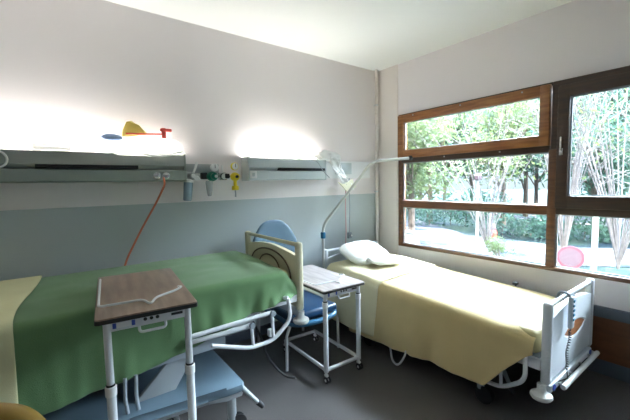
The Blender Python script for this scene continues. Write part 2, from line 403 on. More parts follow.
# plastic bags and mask kits
def bag_mesh(w, d, h, seed, amp=.25):
    bm = N(); r = bmesh.ops.create_icosphere(bm, subdivisions=4, radius=1)
    for v in r['verts']:
        c = v.co.copy()
        k = noise.noise(c*2.2+V((seed,3,1)))*amp + noise.noise(c*6+V((seed,0,5)))*amp*.35
        c *= 1+k
        if c.z < 0: c.z *= .35
        v.co = V((c.x*w, c.y*d, c.z*h))
    return bm
t = thing('plastic_bag', 'crumpled white plastic bag of tubing lying on top of the left light unit', 'bag', (.61,BW-.115,1.885))
obj('film', bag_mesh(.30,.095,.12,1,.30), 'cloudy', t)
bm = N(); 
for s in (0,1): tube(bm, fillet([(-.2+.05*s,-.095,.02),(-.05,-.125-.01*s,-.035),(.12,-.128,-.045+.02*s),(.26,-.1,.01)], .2), .004, 6)
obj('clear_tube', bm, 'cloudy', t)
t = thing('mask_kit', 'yellow mask pouch with red strap and blue corner on the white bag', 'medical mask', (.555,BW-.13,2.00))
bm = N(); prism(bm, [(-.125,-.005),(-.02,.0),(.045,.015),(.055,.04),(-.01,.085),(-.05,.125),(-.085,.115),(-.115,.05)], 1, -.02, .03, bev=.014); obj('yellow_pouch', bm, 'yel_p', t)
bm = tube(N(), fillet([(-.10,-.03,.02),(.0,-.035,.022),(.14,-.03,.03),(.19,-.025,.035)], .1), .006, 8); obj('red_strap', bm, 'red', t)
bm = N(); box(bm, (.165,-.035,.0), (.20,-.01,.085), .008); box(bm, (.155,-.04,.055), (.245,-.008,.08), .008); obj('red_clip', bm, 'red', t)
bm = N(); blob(bm, (-.19,0,-.015), (.075,.03,.03), .2, 2, 4); obj('blue_cushion', bm, 'blue_p', t)
t = thing('hanging_plastic_bag', 'cloudy white plastic bag with cream packet slung over right light unit end', 'bag', (2.50,BW-.13,1.885))
obj('film', bag_mesh(.17,.075,.085,8,.3), 'cloudy', t)
bm = N(); nx, nz = 10, 14
G = [[bm.verts.new((-.02+.16*(i/nx)+.22*(k/nz)**1.2-.03*math.sin(k/nz*3), -.075+.03*noise.noise(V((i*.5,k*.5,2)))+.02*math.sin(k*.5), .02-.36*k/nz-.03*(i/nx))) for i in range(nx+1)] for k in range(nz+1)]
for k in range(nz):
    for i in range(nx): bm.faces.new((G[k][i],G[k][i+1],G[k+1][i+1],G[k+1][i]))
obj('hanging_flap', bm, 'cloudy', t, solid=.006)
bm = N(); prism(bm, [(.08,-.27),(.22,-.39),(.36,-.33),(.30,-.24),(.16,-.30)], 1, -.10, -.08, bev=.004); obj('cream_packet', bm, 'gauze', t)
bm = tube(N(), fillet([(-.28,-.03,-.02),(-.18,-.04,-.03),(-.1,-.05,-.15),(-.02,-.06,-.22)], .1), .004, 6); obj('clear_tube', bm, 'pill_w', t)
t = obj('cream_packet', box(N(), (-.1,-.03,0), (.1,.03,.022), .008), 'gauze', loc=(2.18,BW-.11,1.872)); tag(t, 'flat cream packet lying on the middle of right light unit', 'packet')
# items at the left picture edge, on the left unit
t = tag(obj('coiled_tube', tube(N(), [(.055*math.cos(a),0,.055*math.sin(a)) for a in [i*2*PI/24 for i in range(24)]], .007, 8, True), 'white_plastic', loc=(-.305,BW-.160,1.80)), 'coil of white tubing hanging on the left end of wall light unit', 'tube')
t = tag(obj('rolled_bandage', lathe(N(), [(.02,0),(.026,.004),(.026,.22),(.02,.224)], (0,0,0), (1,0,0)), 'cloudy', loc=(-.12,BW-.12,1.895)), 'white roll lying on top of the left wall light unit', 'bandage')
# cords
def cord(name, pts, r, m, label, cat, fr=.15):
    return tag(obj(name, tube(N(), fillet(pts, fr, 10), r, 8), m), label, cat)
cord('red_hose', [(.715,3.035,1.675),(.715,3.00,1.62),(.665,3.10,1.47),(.55,3.165,1.25),(.41,3.16,.98),(.38,3.16,.80)], .0085, 'orange', 'orange-red hose running down the wall from left light unit to green bed', 'hose')
t = thing('call_handset', 'dark nurse-call handset hanging on pink and grey cords above the pillow', 'handset', (2.815,3.09,0))
obj('pink_cord', tube(N(), [(-.015,0,1.66),(-.025,0,1.3),(-.02,0,1.0),(-.03,0,.86)], .006, 8), 'pink', t)
obj('grey_cord', tube(N(), [(.04,0,1.66),(.045,0,1.3),(.035,0,1.0)], .006, 8), 'grey_metal', t)
bm = N(); box(bm, (.0,-.02,.92), (.065,.01,1.0), .012); lathe(bm, [(.02,0),(.02,.02)], (.033,-.02,.96), (0,-1,0)); obj('handset_body', bm, 'beam', t)
obj('call_button', lathe(N(), [(.011,0),(.011,.006)], (.033,-.04,.96), (0,-1,0)), 'white_plastic', t)

# ------------------------------------------------------------------ hospital bed
# local frame: X across (0 = near side), Y along from foot board (0) to head, Z up.  T = top of foot board
def board(parent, name, yb, T, W, mb, mi_in, inset_side, lens):
    th = .036
    e = thing(name, '', ''); del e['label'], e['category']; e.parent = parent; e.location = (0,yb,0)
    mapf = lambda x, y, z: V((x,y,z))
    H = .53
    for s in (0, 1):   # side posts, rounded
        x0 = 0 if s == 0 else W-.052
        obj('post', box(N(), (x0,-th*.75,T-H), (x0+.052,th*.75,T+.004), .018, 3), mb, e)
    obj('grab_rail', tube(N(), [(.03,0,T-.018),(W-.03,0,T-.018)], .0165, 12), mb, e)
    xs = [.045+(W-.09)*i/32 for i in range(33)]
    top = lambda x: T-.105+.045*math.sin(PI*(x-.045)/(W-.09))
    bot = lambda x: T-H+.02
    bm = N()
    if lens:
        cz = T-.28; hw = .24; c = W/2+.06
        inside = [c-hw+2*hw*i/20 for i in range(21)]
        up = lambda x: cz+.062*(1-((x-c)/hw)**2)
        dn = lambda x: cz-.065*(1-((x-c)/hw)**2)
        strip(bm, [x for x in xs if x < c-hw]+[c-hw], bot, top, -th/2, th/2, mapf)
        strip(bm, [c+hw]+[x for x in xs if x > c+hw], bot, top, -th/2, th/2, mapf)
        strip(bm, inside, up, top, -th/2, th/2, mapf)
        strip(bm, inside, bot, dn, -th/2, th/2, mapf)
        obj('panel', bm, mb, e, angle=.5)
        loop = [(x,0,up(x)) for x in inside]+[(x,0,dn(x)) for x in inside[::-1]]
        obj('lens_inlay', prism(N(), [(p[0],p[2]) for p in loop], 1, -.012, .012), 'inlay_wood', e, smooth=False)
        obj('hole_rim', tube(N(), loop, .0185, 8, True), mb, e)
    else:
        strip(bm, xs, bot, top, -th/2, th/2, mapf); obj('panel', bm, mb, e, angle=.5)
    # inner face: recessed arch lines
    y = inset_side*(th/2+.002)
    bm = N()
    if not lens:
        arch = lambda w, z0, zt: [(W/2+w*math.cos(PI-PI*i/30)*1.0, y, z0+(zt-z0)*math.sin(PI*i/30)**.55) for i in range(31)]
        tube(bm, arch(.355, T-.42, T-.105), .0075, 6); tube(bm, arch(.20, T-.42, T-.155), .0075, 6)
        obj('groove_line', bm, 'piping', e)
        pts = arch(.350, T-.42, T-.11)
        obj('inset_panel', prism(N(), [(p[0],p[2]) for p in pts], 1, min(y,0)-.0, max(y,0)), mi_in, e)
    # bumpers with their stems
    for s in (0, 1):
        x = .022 if s == 0 else W-.022
        bp = obj('bumper', lathe(N(), [(.02,0),(.055,.006),(.064,.02),(.060,.036),(.035,.046),(.026,.06),(.026,.10)], (x-(.026 if s == 0 else -.012),-.012*-1,T-.625), n=24), 'bumper', e)
    return e

def guard(parent, T, y0, y1, x=-.055, hide=True):
    # folded-down side guard: outer tube, upper rails, posts
    zt, zb = T-.39, T-.655
    g = thing('side_guard', '', ''); del g['label'], g['category']; g.parent = parent
    L = y1-y0
    obj('outer_tube', tube(N(), fillet([(x+.02,y0,zt+.0),(x,y0-.01,T-.54),(x,y0+.14,T-.655),(x,y0+.32,T-.66),(x,y1,T-.56)], .06), .0145, 10), 'white_metal', g)
    obj('top_rail', tube(N(), [(x+.02,y0,zt+.002),(.035,y0+.05,zt),(.035,y1-.05,zt-.0)], .0155, 10), 'white_metal', g)
    obj('middle_rail', tube(N(), [(x,y0+.15,T-.452),(x,y1+.12,T-.465)], .0145, 10), 'white_metal', g)
    obj('lower_rail', box(N(), (x-.008,y0+.31,T-.515), (x+.008,y1+.15,T-.485), .006), 'white_metal', g)
    for a, b in ((y0+.15,zt-.065),(y0+.31,T-.50)):
        obj('post', tube(N(), [(x,a,b),(x,a-.01,T-.65)], .012, 8), 'white_metal', g)
        obj('pivot_cap', lathe(N(), [(.02,0),(.02,.02)], (x-.008,a,b), (-1,0,0), 12), 'beam', g)
    return g

def bed(name, label, loc, rotz, T, W, cream, u0, L=2.12, guard_u=(.15,.74), low=False, bo=0, bz=.285):
    t = thing(name, label, 'bed', loc, rotz, 'hospital beds')
    board(t, 'footboard', 0, T, W, 'board_cream' if cream else 'board_white', 'board_inset', 1, not cream)
    board(t, 'headboard', L, T+.02, W, 'board_cream' if cream else 'board_white', 'board_inset', -1, not cream)
    D = T-.40    # deck height
    bm = N()
    for x0 in (.015, W-.055): box(bm, (x0,.03,D-.055), (x0+.04,L-.03,D+.02), .006)
    for y in (.06, .55, 1.1, 1.6, L-.1): box(bm, (.04,y,D-.05), (W-.04,y+.04,D-.01), .004)
    obj('deck_frame', bm, 'white_metal', t)
    obj('deck_panel', box(N(), (.03,.04,D+.012), (W-.03,L-.04,D+.03), .004), 'beam', t)
    bm = N(); box(bm, (.18,.25,D-.12), (.24,L-.25,D-.05), .01); box(bm, (W-.24,.25,D-.12), (W-.18,L-.25,D-.05), .01); obj('lift_frame', bm, 'beam', t)
    # end crossbar with the two round badges
    bm = N(); box(bm, (.03,-.03,T-.585), (W-.03,.02,T-.535), .008); obj('end_crossbar', bm, 'board_white', t)
    for x in (.075, W-.075): obj('badge', lathe(N(), [(.021,0),(.021,.006)], (x,-.03,T-.56), (0,-1,0), 18), 'badge', t)
    guard(t, T, guard_u[0], guard_u[1], -.025 if low else -.06)
    if not low:   # second guard, towards the head
        g = thing('side_guard', '', ''); del g['label'], g['category']; g.parent = t
        for k in (1.17, 1.225):
            obj('post', tube(N(), fillet([(-.05,k,T-.60),(-.055,k+.005,T-.72),(-.045,k-.01,T-.86),(.03,k-.02,T-.90)], .03), .010, 8), 'grey_metal', g)
    for u in ((.55, 1.62) if low else ()):
        obj('mattress_stop', box(tube(N(), [(W+.01,u,D+.0),(W+.01,u,D+.235)], .008, 8), (W-.02,u-.02,D+.225), (W+.03,u+.02,D+.25), .006), 'rubber', t)
    # wheeled base with moulded cover
    bm = N(); zb = bz-.055
    prof = [(u0-.03,-.05),(u0-.005,-.09),(u0+.10,-.085),(u0+.20,-.03),(u0+.6,.0),(u0+1.0,-.03),(u0+1.12,-.085),(u0+1.24,-.09),(u0+1.28,-.05),
            (u0+1.28,W+.05),(u0+1.24,W+.08),(u0+1.12,W+.08),(u0+1.0,W+.02),(u0+.2,W+.02),(u0+.1,W+.08),(u0-.0,W+.08),(u0-.03,W+.05)]
    prof = [(a, b-bo if b < .4 else b) for a, b in prof]
    prism(bm, [(b, a) for a, b in prof], 2, zb, bz, bev=.02)
    obj('base_cover', bm, 'cover_blue', t)
    bm = N(); prism(bm, [(b*.97+(.012 if b < .4 else .004), a) for a, b in prof], 2, zb-.035, zb+.025, bev=.006); obj('base_skirt', bm, 'cover_grey', t)
    for k, (x, y) in enumerate(((-.03-bo,u0+.05),(W+.0,u0+.05),(-.03-bo,u0+1.19),(W+.0,u0+1.19))):
        c = obj('castor', lathe(N(), [(.024,0),(.024,.03),(.028,.035),(.028,bz-.15)], (x,y,.10), n=16), 'cover_grey', t)
        bm = N()
        for dx in (-.022, .010): lathe(bm, [(.03,0),(.062,.002),(.0625,.010),(.03,.012)], (x+dx,y-.03,.0635), (1,0,0), 22)
        obj('castor_wheel', bm, 'rubber', c)
    bm = N(); tube(bm, [(-.06-bo+(.2 if low else 0),u0-.01,bz-.04),(-.10-bo+(.2 if low else 0),u0-.10,bz-.155)], .017, 10, r2=.013); obj('brake_pedal', bm, 'cover_grey', t)
    bm = N(); tube(bm, [(-.10-bo+(.2 if low else 0),u0-.10,bz-.155),(-.113-bo+(.2 if low else 0),u0-.13,bz-.19)], .019, 10, r2=.016); obj('pedal_pad', bm, 'rubber', t)
    # lifting arms and column
    for x in (.02, W-.05):
        bm = N()
        prism(bm, [(u0+.12,D-.06),(u0+.22,D-.06),(u0+.62,.30),(u0+.62,.26),(u0+.40,.26)] if D > .5 else [(u0+.12,D-.06),(u0+.24,D-.06),(u0+.50,.28),(u0+.36,.26)], 0, x, x+.03, bev=.004)
        obj('lift_arm', bm, 'cover_grey', t)
    for y in (u0+.35, u0+.85): obj('lift_column', box(N(), (W/2-.09,y,.27), (W/2+.09,y+.2,D-.03), .02), 'grey_metal', t)
    return t

T1, W1 = 1.15, .925
bed1 = bed('hospital_bed', 'hospital bed raised high along the back wall, cream end board, green blanket', (1.46,2.135,0), PI/2, T1, W1, True, .60, bo=.10, bz=.345)
# slate-coloured beam under the frame of the raised bed
obj('underframe_beam', box(N(), (.0,.62,T1-.62), (.06,2.0,T1-.47), .01), 'beam', bed1)
T2, W2 = .822, .885
bed2 = bed('hospital_bed', 'hospital bed set low beside the window, white end board with oval hole', (2.40,.80,0), 0, T2, W2, False, .34, L=2.24, guard_u=(.11,.62), low=True)
# board accessory rail (outside of foot board)
bm = N(); tube(bm, [(.13,-.065,T2-.565),(W2-.03,-.065,T2-.565)], .017, 10)
obj('accessory_rail', bm, 'bumper', bed2)
for x in (.16,.36,.56,.76): obj('rail_bracket', tube(N(), [(x,-.065,T2-.565),(x,-.01,T2-.56)], .009, 8), 'steel', bed2)
# lifting pole with its blue collar
lx, ly = -.035, 2.20
pole_pts = [(lx,ly,.35),(lx,ly,1.13),(2.846-2.40,2.70-.80,1.838),(3.205-2.40,2.475-.80,1.868)]
pole = obj('lifting_pole', tube(N(), fillet(pole_pts, .09, 10), .0165, 12), 'bumper', bed2)
obj('pole_collar', lathe(N(), [(.027,0),(.029,.01),(.029,.06),(.025,.07)], (lx,ly,.985)), 'blue', pole)
obj('pole_tip', lathe(N(), [(.022,0),(.026,.006),(.026,.035),(.012,.042)], (3.205-2.40,2.475-.80,1.868), (.36,-.225,.03)), 'rubber', pole)
obj('pole_socket', box(N(), (lx-.03,ly-.03,.38), (lx+.07,ly+.03,.44), .006), 'white_metal', pole)

# ------------------------------------------------------------------ mattresses and blankets
def mattress(name, lo, hi, label, m='mattress', group=None):
    return tag(obj(name, box(N(), lo, hi, .05, 4), m), label, 'mattress', group)
def drape(name, m, us, prof, label, cat, mapf, group=None, th=.008, nv=None):
    # prof(u) -> list of (v, z); mapf(u, v, z)
    bm = N(); rows = []
    for u in us: rows.append([bm.verts.new(mapf(u, v, z)) for v, z in prof(u)])
    for A, B in zip(rows, rows[1:]):
        for k in range(len(A)-1): bm.faces.new((A[k],A[k+1],B[k+1],B[k]))
    bmesh.ops.recalc_face_normals(bm, faces=bm.faces[:])
    up = sum(f.normal.z for f in bm.faces)
    if up < 0: bmesh.ops.reverse_faces(bm, faces=bm.faces[:])
    o = obj(name, bm, m, solid=th, sub=1)
    return tag(o, label, cat, group)

mattress('mattress', (-.60,2.175,.785), (1.40,3.04,.945), 'mattress on the raised bed, all but hidden under the green blanket')
mattress('mattress', (2.435,.845,.445), (3.27,2.96,.60), 'beige mattress showing at the foot end of the low window bed')

# profile of a blanket across a bed: near hem -> near side -> rounded edge -> top -> far edge -> far hem
def section(vn, vf, zt, zc, zh, rn, flare, u, side_amp, seed, far_drop, nside=9, ntop=16, zfar=None, topamp=.006, zslope=0):
    pts = []
    zfar = zt if zfar is None else zfar
    for i in range(nside+1):
        f = i/nside
        z = zh+(zc-rn-zh)*f
        w = (1-f)**1.1
        fold = side_amp*w*(noise.noise(V((u*5.5, f*1.1, seed)))+.5*noise.noise(V((u*13, f*1.6, seed+4))))
        v = vn-flare*w+fold
        pts.append((v, z))
    for i in range(1, 7):
        a = i/6*PI/2
        pts.append((vn+rn*(1-math.cos(a)), zc-rn+rn*math.sin(a)))
    v0 = vn+rn
    for i in range(1, ntop+1):
        f = i/ntop; v = v0+(vf-v0)*f
        z = zc+(zfar-zc)*min(1, f*1.0)**.6 if zfar != zc else zc
        z += topamp*noise.noise(V((u*4, v*9, seed+9)))*1.5*math.sin(PI*min(1,f*1.02))
        pts.append((v, z))
    for i in range(1, 5):
        f = i/4; pts.append((vf+.02*math.sin(f*PI/2)+.01, zfar-far_drop*f))
    return pts

HEM1 = [(-.7,.46),(-.22,.475),(-.055,.496),(.247,.53),(.657,.605),(.93,.683),(1.16,.728),(1.40,.752)]
def prof1(u):
    e = sstep(1.29, 1.435, u)
    zc = .958-.105*e**1.5
    zf = .985-.045*e
    rn = .055+.03*e
    zh = lin(u, HEM1)+.006*noise.noise(V((u*7,0,0)))
    return section(2.128+.02*e, 3.05, zc, zc, min(zh, zc-rn-.01), rn, .028*(1-e)+.005, u, .030+.035*sstep(.5,1.2,u)*(1-.5*e), 3, .10, zfar=zf, topamp=.008)
us1 = [-.33+(1.432+.33)*i/120 for i in range(121)]
bl1 = drape('green_blanket', 'green', us1, prof1, 'green blanket spread over the raised bed, hanging down its near side', 'blanket', lambda u,v,z: V((u,v,z)))
# corner folds where the blanket meets the end board
def profy(u):
    zh = .52+.012*noise.noise(V((u*5,1,0)))
    edge = 0
    return section(2.112, 3.062, .978, .978, zh, .058, .045, u, .02, 12, .08, zfar=.998, topamp=.004)
YE = lambda v, z: -.205+.085*sstep(2.2, 3.0, v)+.0*z   # slanting edge
bm_us = [i/24 for i in range(25)]
bm = N(); rows = []
for t_ in bm_us:
    row = []
    for v, z in profy(t_*.6-.75):
        e = YE(v, z); u = -.80+(e+.80)*t_
        row.append(bm.verts.new((u, v, z)))
    rows.append(row)
for A, B in zip(rows, rows[1:]):
    for k in range(len(A)-1): bm.faces.new((A[k],A[k+1],B[k+1],B[k]))
bmesh.ops.recalc_face_normals(bm, faces=bm.faces[:])
if sum(f.normal.z for f in bm.faces) < 0: bmesh.ops.reverse_faces(bm, faces=bm.faces[:])
tag(obj('yellow_sheet', bm, 'yellow_l', solid=.008, sub=1), 'pale yellow sheet over the head half of the raised bed, at the picture edge', 'sheet')

HEM2 = [(.86,.47),(.90,.45),(1.0,.34),(1.06,.26),(1.12,.18),(1.25,.17),(1.62,.155),(1.85,.14),(2.12,.12),(2.45,.105),(2.9,.11)]
def prof2(u):
    zc = lin(u, [(.85,.575),(1.0,.60),(1.45,.63),(2.2,.665),(2.6,.70),(3.0,.70)])
    zf = lin(u, [(.85,.605),(1.2,.632),(2.0,.665),(2.6,.705),(3.0,.70)])
    zh = lin(u, HEM2)+.006*noise.noise(V((u*6,0,4)))
    e = 1-sstep(.86,1.05,u)
    return section(2.392-.05*sstep(.9,1.1,u), 3.285, zc, zc, zh, .095, .06*(1-e)+.0, u, .030*(1-e), 31, .10, zfar=zf, topamp=.005)
us2 = [.868+(2.50-.868)*i/110 for i in range(111)]
bl2 = drape('yellow_blanket', 'yellow', us2, prof2, 'pale yellow blanket draped over the low window bed, near side hanging', 'blanket', lambda u,v,z: V((v,u,z)), th=.007)
def prof2b(u):
    f = (u-2.30)/.55
    p = prof2(u)
    return [(v-(.012 if z < .55 else 0), z+.010) for v, z in p]
def prof2c(u):
    p = [q for q in prof2(u)]
    return [(v-.010, z+.012) for v, z in p][8:] if False else [(v-.012 if v < 2.5 else v, z+.012+(0 if z > .3 else .03)) for v, z in p]
drape('white_sheet', 'sheet_cream', [2.15+.77*i/24 for i in range(25)], prof2c, 'pale cream sheet over the head end of the window bed, its edge hanging down', 'sheet', lambda u,v,z: V((v,u,z)), th=.006)
# pillows
def pillow(w, l, h, seed):
    bm = N(); r = bmesh.ops.create_icosphere(bm, subdivisions=4, radius=1)
    for v in r['verts']:
        c = v.co
        sx = math.copysign(abs(c.x)**.6, c.x); sy = math.copysign(abs(c.y)**.6, c.y)
        e = max(abs(sx), abs(sy))
        k = 1+.10*noise.noise(c*2.4+V((seed,0,0)))
        v.co = V((sx*w/2, sy*l/2, c.z*h/2*(1-.25*e**4)*k+.012*noise.noise(c*5+V((0,seed,0)))))
    return bm
p = tag(obj('pillow', pillow(.62,.42,.16,2), 'linen', loc=(2.80,2.78,.80)), 'plump white pillow against the head of the window bed, behind the flat one', 'pillow')
p.rotation_euler = (.38,.0,.10)
p = tag(obj('flat_pillow', pillow(.42,.28,.07,9), 'linen', loc=(2.82,2.50,.755)), 'small flat white pillow lying in front of the plump pillow', 'pillow')
p.rotation_euler = (.05,.05,-.25)

# ------------------------------------------------------------------ over-bed tables
def table(loc, rotz, zt, W, Dp, label, woodm, zc):
    t = thing('overbed_table', label, 'table', loc, rotz, None)
    bm = N(); ed = N()
    def rr(x0, y0, x1, y1, r, n=5):
        pts = []
        for cx, cy, a0 in ((x1-r,y0+r,-PI/2),(x1-r,y1-r,0),(x0+r,y1-r,PI/2),(x0+r,y0+r,PI)):
            for k in range(n+1): pts.append((cx+r*math.cos(a0+PI/2*k/n), cy+r*math.sin(a0+PI/2*k/n)))
        return pts
    prism(bm, rr(0.003,.003,W-.003,Dp-.003,.016), 2, zt-.006, zt, bev=.001); obj('tabletop', bm, woodm, t, smooth=True)
    prism(ed, rr(0,0,W,Dp,.018), 2, zt-.024, zt-.0065); obj('edging', ed, 'edge', t)
    # retaining wire loop on the top
    rimz = zt+.018
    pts = [(.016,Dp*.88,rimz-.012),(.016,.15,rimz),(.03,.135,rimz),(W*.46,.135,rimz),(W*.53,.075,rimz-.010),(W*.60,.135,rimz),(W-.075,.195,rimz),(W-.03,.25,rimz),(W-.04,.30,rimz-.01)]
    rim = obj('retaining_wire', tube(N(), fillet(pts, .022, 6), .0058, 8), 'white_metal', t)
    # apron with holes, stickers and U handle
    bm = N(); box(bm, (.03,.035,zt-.075), (W-.03,.055,zt-.024), .004)
    box(bm, (.03,.05,zt-.065), (.05,Dp-.10,zt-.024), .003); box(bm, (W-.05,.05,zt-.065), (W-.03,Dp-.10,zt-.024), .003); box(bm, (.03,Dp-.12,zt-.065), (W-.03,Dp-.10,zt-.024), .003)
    ap = obj('apron', bm, 'white_metal', t)
    for x in (.46,.52,.58): obj('hole', lathe(N(), [(.008,0),(.008,.003)], (W*x,.035,zt-.045), (0,-1,0), 10), 'black', ap)
    obj('slot', box(N(), (W*.72,.0335,zt-.053), (W*.84,.036,zt-.041)), 'black', ap)
    for x in (.155,.33): obj('blue_sticker', box(N(), (W*x,.0325,zt-.062), (W*x+.014,.036,zt-.038)), 'badge', ap)
    obj('white_sticker', box(N(), (W*.155+.016,.0325,zt-.062), (W*.33-.002,.036,zt-.038)), 'white_plastic', ap)
    obj('handle', tube(N(), fillet([(W*.40,.045,zt-.07),(W*.40,.03,zt-.10),(W*.66,.03,zt-.10),(W*.66,.045,zt-.07)], .018), .0065, 8), 'white_metal', t)
    xs = (.045, W-.045)
    for x in xs:
        lg = obj('leg', tube(N(), [(x,.045,.09),(x,.045,zc)], .0195, 14), 'white_metal', t)
        obj('inner_tube', tube(N(), [(x,.045,zc-.01),(x,.045,zt-.03)], .0160, 14), 'white_metal', lg)
        obj('collar', lathe(N(), [(.023,-.045),(.0235,-.04),(.0235,-.004),(.020,0)], (x,.045,zc)), 'white_plastic', lg)
        obj('collar_ring', lathe(N(), [(.0185,0),(.0185,.008)], (x,.045,zc)), 'rubber', lg)
    obj('front_rail', tube(N(), [(xs[0],.045,.105),(xs[1],.045,.105)], .0155, 12), 'white_metal', t)
    L = .70
    for x in xs: obj('side_rail', tube(N(), [(x,.045,.105),(x,L,.105)], .0155, 12), 'white_metal', t)
    obj('rear_rail', tube(N(), [(xs[0],L,.105),(xs[1],L,.105)], .0155, 12), 'white_metal', t)
    for x in xs:
        for y in (.045, L):
            c = obj('castor', box(lathe(N(), [(.010,0),(.010,.05),(.014,.055)], (x,y,.045)), (x-.012,y-.018,.052), (x+.012,y+.018,.072), .005), 'white_plastic', t)
            bm = N()
            for dx in (-.018, .006): lathe(bm, [(.012,0),(.027,.001),(.0275,.011),(.012,.012)], (x+dx,y-.012,.028), (1,0,0), 18)
            obj('castor_wheel', bm, 'rubber', c)
            bm = N(); lathe(bm, [(.012,0),(.013,.0385),(.008,.039)], (x-.0195,y-.012,.028), (1,0,0), 12); obj('wheel_hub', bm, 'white_plastic', c)
    return t
table((.089,1.683,0), -.098, 1.04, .428, .83, 'brown wood-topped overbed table standing in front of the green bed', 'top_wood', .72)
table((1.592,2.025,0), -.035, .768, .438, .80, 'grey wood-topped overbed table between the two beds', 'top_wood2', .665)

# ------------------------------------------------------------------ blue chair
t = thing('armless_chair', 'blue vinyl chair with rounded back standing by the wall between the beds', 'chair', (1.79,2.45,0))
bm = N(); nu, nv = 20, 14; R0 = []
for k in range(nv+1):
    row = []
    for i in range(nu+1):
        a = -1+2*i/nu; s = k/nv
        z = .46+ .785*s*(1-.30*abs(a)**3.2)
        w = .245+.02*math.sin(PI*s)
        row.append(bm.verts.new((a*w-.075, .50+.07*s-.05*(a*a)*(.5+.5*math.sin(PI*s)), z)))
    R0.append(row)
for k in range(nv):
    for i in range(nu): bm.faces.new((R0[k][i],R0[k][i+1],R0[k+1][i+1],R0[k+1][i]))
bmesh.ops.recalc_face_normals(bm, faces=bm.faces[:])
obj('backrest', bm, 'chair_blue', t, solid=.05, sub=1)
bm = N(); box(bm, (-.27,-.07,.40), (.25,.52,.485), .035, 4); obj('seat', bm, 'seat_shaded', t)
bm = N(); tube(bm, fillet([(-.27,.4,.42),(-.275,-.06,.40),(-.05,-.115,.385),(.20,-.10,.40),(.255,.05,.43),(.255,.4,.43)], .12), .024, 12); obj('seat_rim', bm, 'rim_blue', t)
for x, y, tx in ((-.305,-.03,-.25),(.315,.01,.24),(-.27,.55,-.22),(.27,.55,.2)):
    obj('leg', tube(N(), [(x,y,0),(x*.98,y*.98+.0,.30),(tx,y,.41)], .0135, 10), 'white_metal', t)
# black mains cable under the raised bed
cord('mains_cable', [(1.14,2.33,.56),(1.19,2.30,.42),(1.23,2.29,.26),(1.31,2.30,.14),(1.40,2.30,.03),(1.47,2.27,.012)], .008, 'rubber', 'black cable hanging from the raised bed down to the floor', 'cable', .08)
bm = N(); box(bm, (1.17,2.13,.49), (1.21,2.17,.545), .006)
tag(obj('hook', bm, 'white_plastic'), 'small white clip under the frame of the raised bed', 'clip')
# white loop hanging under the low bed
cord('hose_loop', [(2.335,2.02,.26),(2.30,1.97,.10),(2.275,1.93,.022),(2.255,1.85,.022),(2.27,1.80,.10),(2.335,1.79,.26)], .009, 'white_metal', 'white hose loop hanging below the yellow blanket nearly to the floor', 'hose', .07)

# handset on the foot board
t = thing('bed_remote', 'grey bed remote control with blue buttons hung over the white end board', 'remote control', (2.67,.755,.61))
obj('remote_body', box(N(), (-.026,-.022,0), (.026,.006,.215), .010, 3), 'handset', t)
for k in range(5): obj('button', box(N(), (-.014,-.027,.055+.031*k), (.014,-.020,.072+.031*k), .002), 'teal', t)
obj('hanger_hook', tube(N(), fillet([(.0,.0,.20),(-.02,.005,.235),(-.03,.05,.245),(-.03,.07,.19)], .03), .008, 8), 'beam', t)
pts = [(-.0,-.008,.0)]
nT = 16
for i in range(nT*8+1):
    s = i/(nT*8); a = i/8*2*PI
    pts.append((-.03-.045*s+.014*math.sin(s*9)+.007*math.cos(a), -.012+.007*math.sin(a), -.01-.25*s))
pts += [(-.10,-.03,-.30),(-.12,.02,-.34),(-.10,.05,-.36)]
obj('coiled_cord', tube(N(), pts, .0035, 6), 'rubber', t)
t2_ = tag(obj('power_cord', tube(N(), fillet([(2.60,.775,T2-.006),(2.66,.765,T2+.012),(2.70,.76,T2+.006),(2.76,.76,T2-.01)], .03), .007, 8), 'beam'), 'short grey cord lying along the top rail of white end board', 'cord')

# mustard chair corner, bottom left
t = thing('mustard_armchair', 'armchair with mustard padded arm, at the bottom left corner of the picture', 'armchair', (-.42,1.28,0))
bm = N(); pts = fillet([(-.35,.13,.90),(-.0,.12,.935),(.18,.08,.955),(.30,.0,.935),(.345,-.05,.87)], .15, 8)
tube(bm, pts, .034, 14); obj('armrest', bm, 'mustard', t)
obj('armrest', tube(N(), fillet([(-.35,-.50,.90),(.10,-.50,.93),(.28,-.50,.91),(.32,-.50,.83)], .12, 8), .034, 14), 'mustard', t)
bm = N(); box(bm, (-.36,-.46,.42), (.28,.08,.54), .05, 4); obj('seat', bm, 'mustard', t)
bm = N(); box(bm, (-.46,-.46,.50), (-.34,.08,1.15), .05, 4); obj('backrest', bm, 'mustard', t)
for x, y, z in ((.345,-.05,.87),(.32,-.50,.83),(-.38,.10,.9),(-.38,-.5,.9)): obj('leg', tube(N(), [(x,y,0),(x,y,z)], .016, 10), 'grey_metal', t)
bm = N(); tube(bm, [(.335,-.05,.45),(.32,-.5,.45)], .014); tube(bm, [(-.38,.10,.45),(-.38,-.5,.45)], .014); tube(bm, [(-.38,.10,.45),(.345,-.05,.45)], .014); tube(bm, [(-.38,-.5,.45),(.32,-.5,.45)], .014)
obj('seat_frame', bm, 'grey_metal', t)

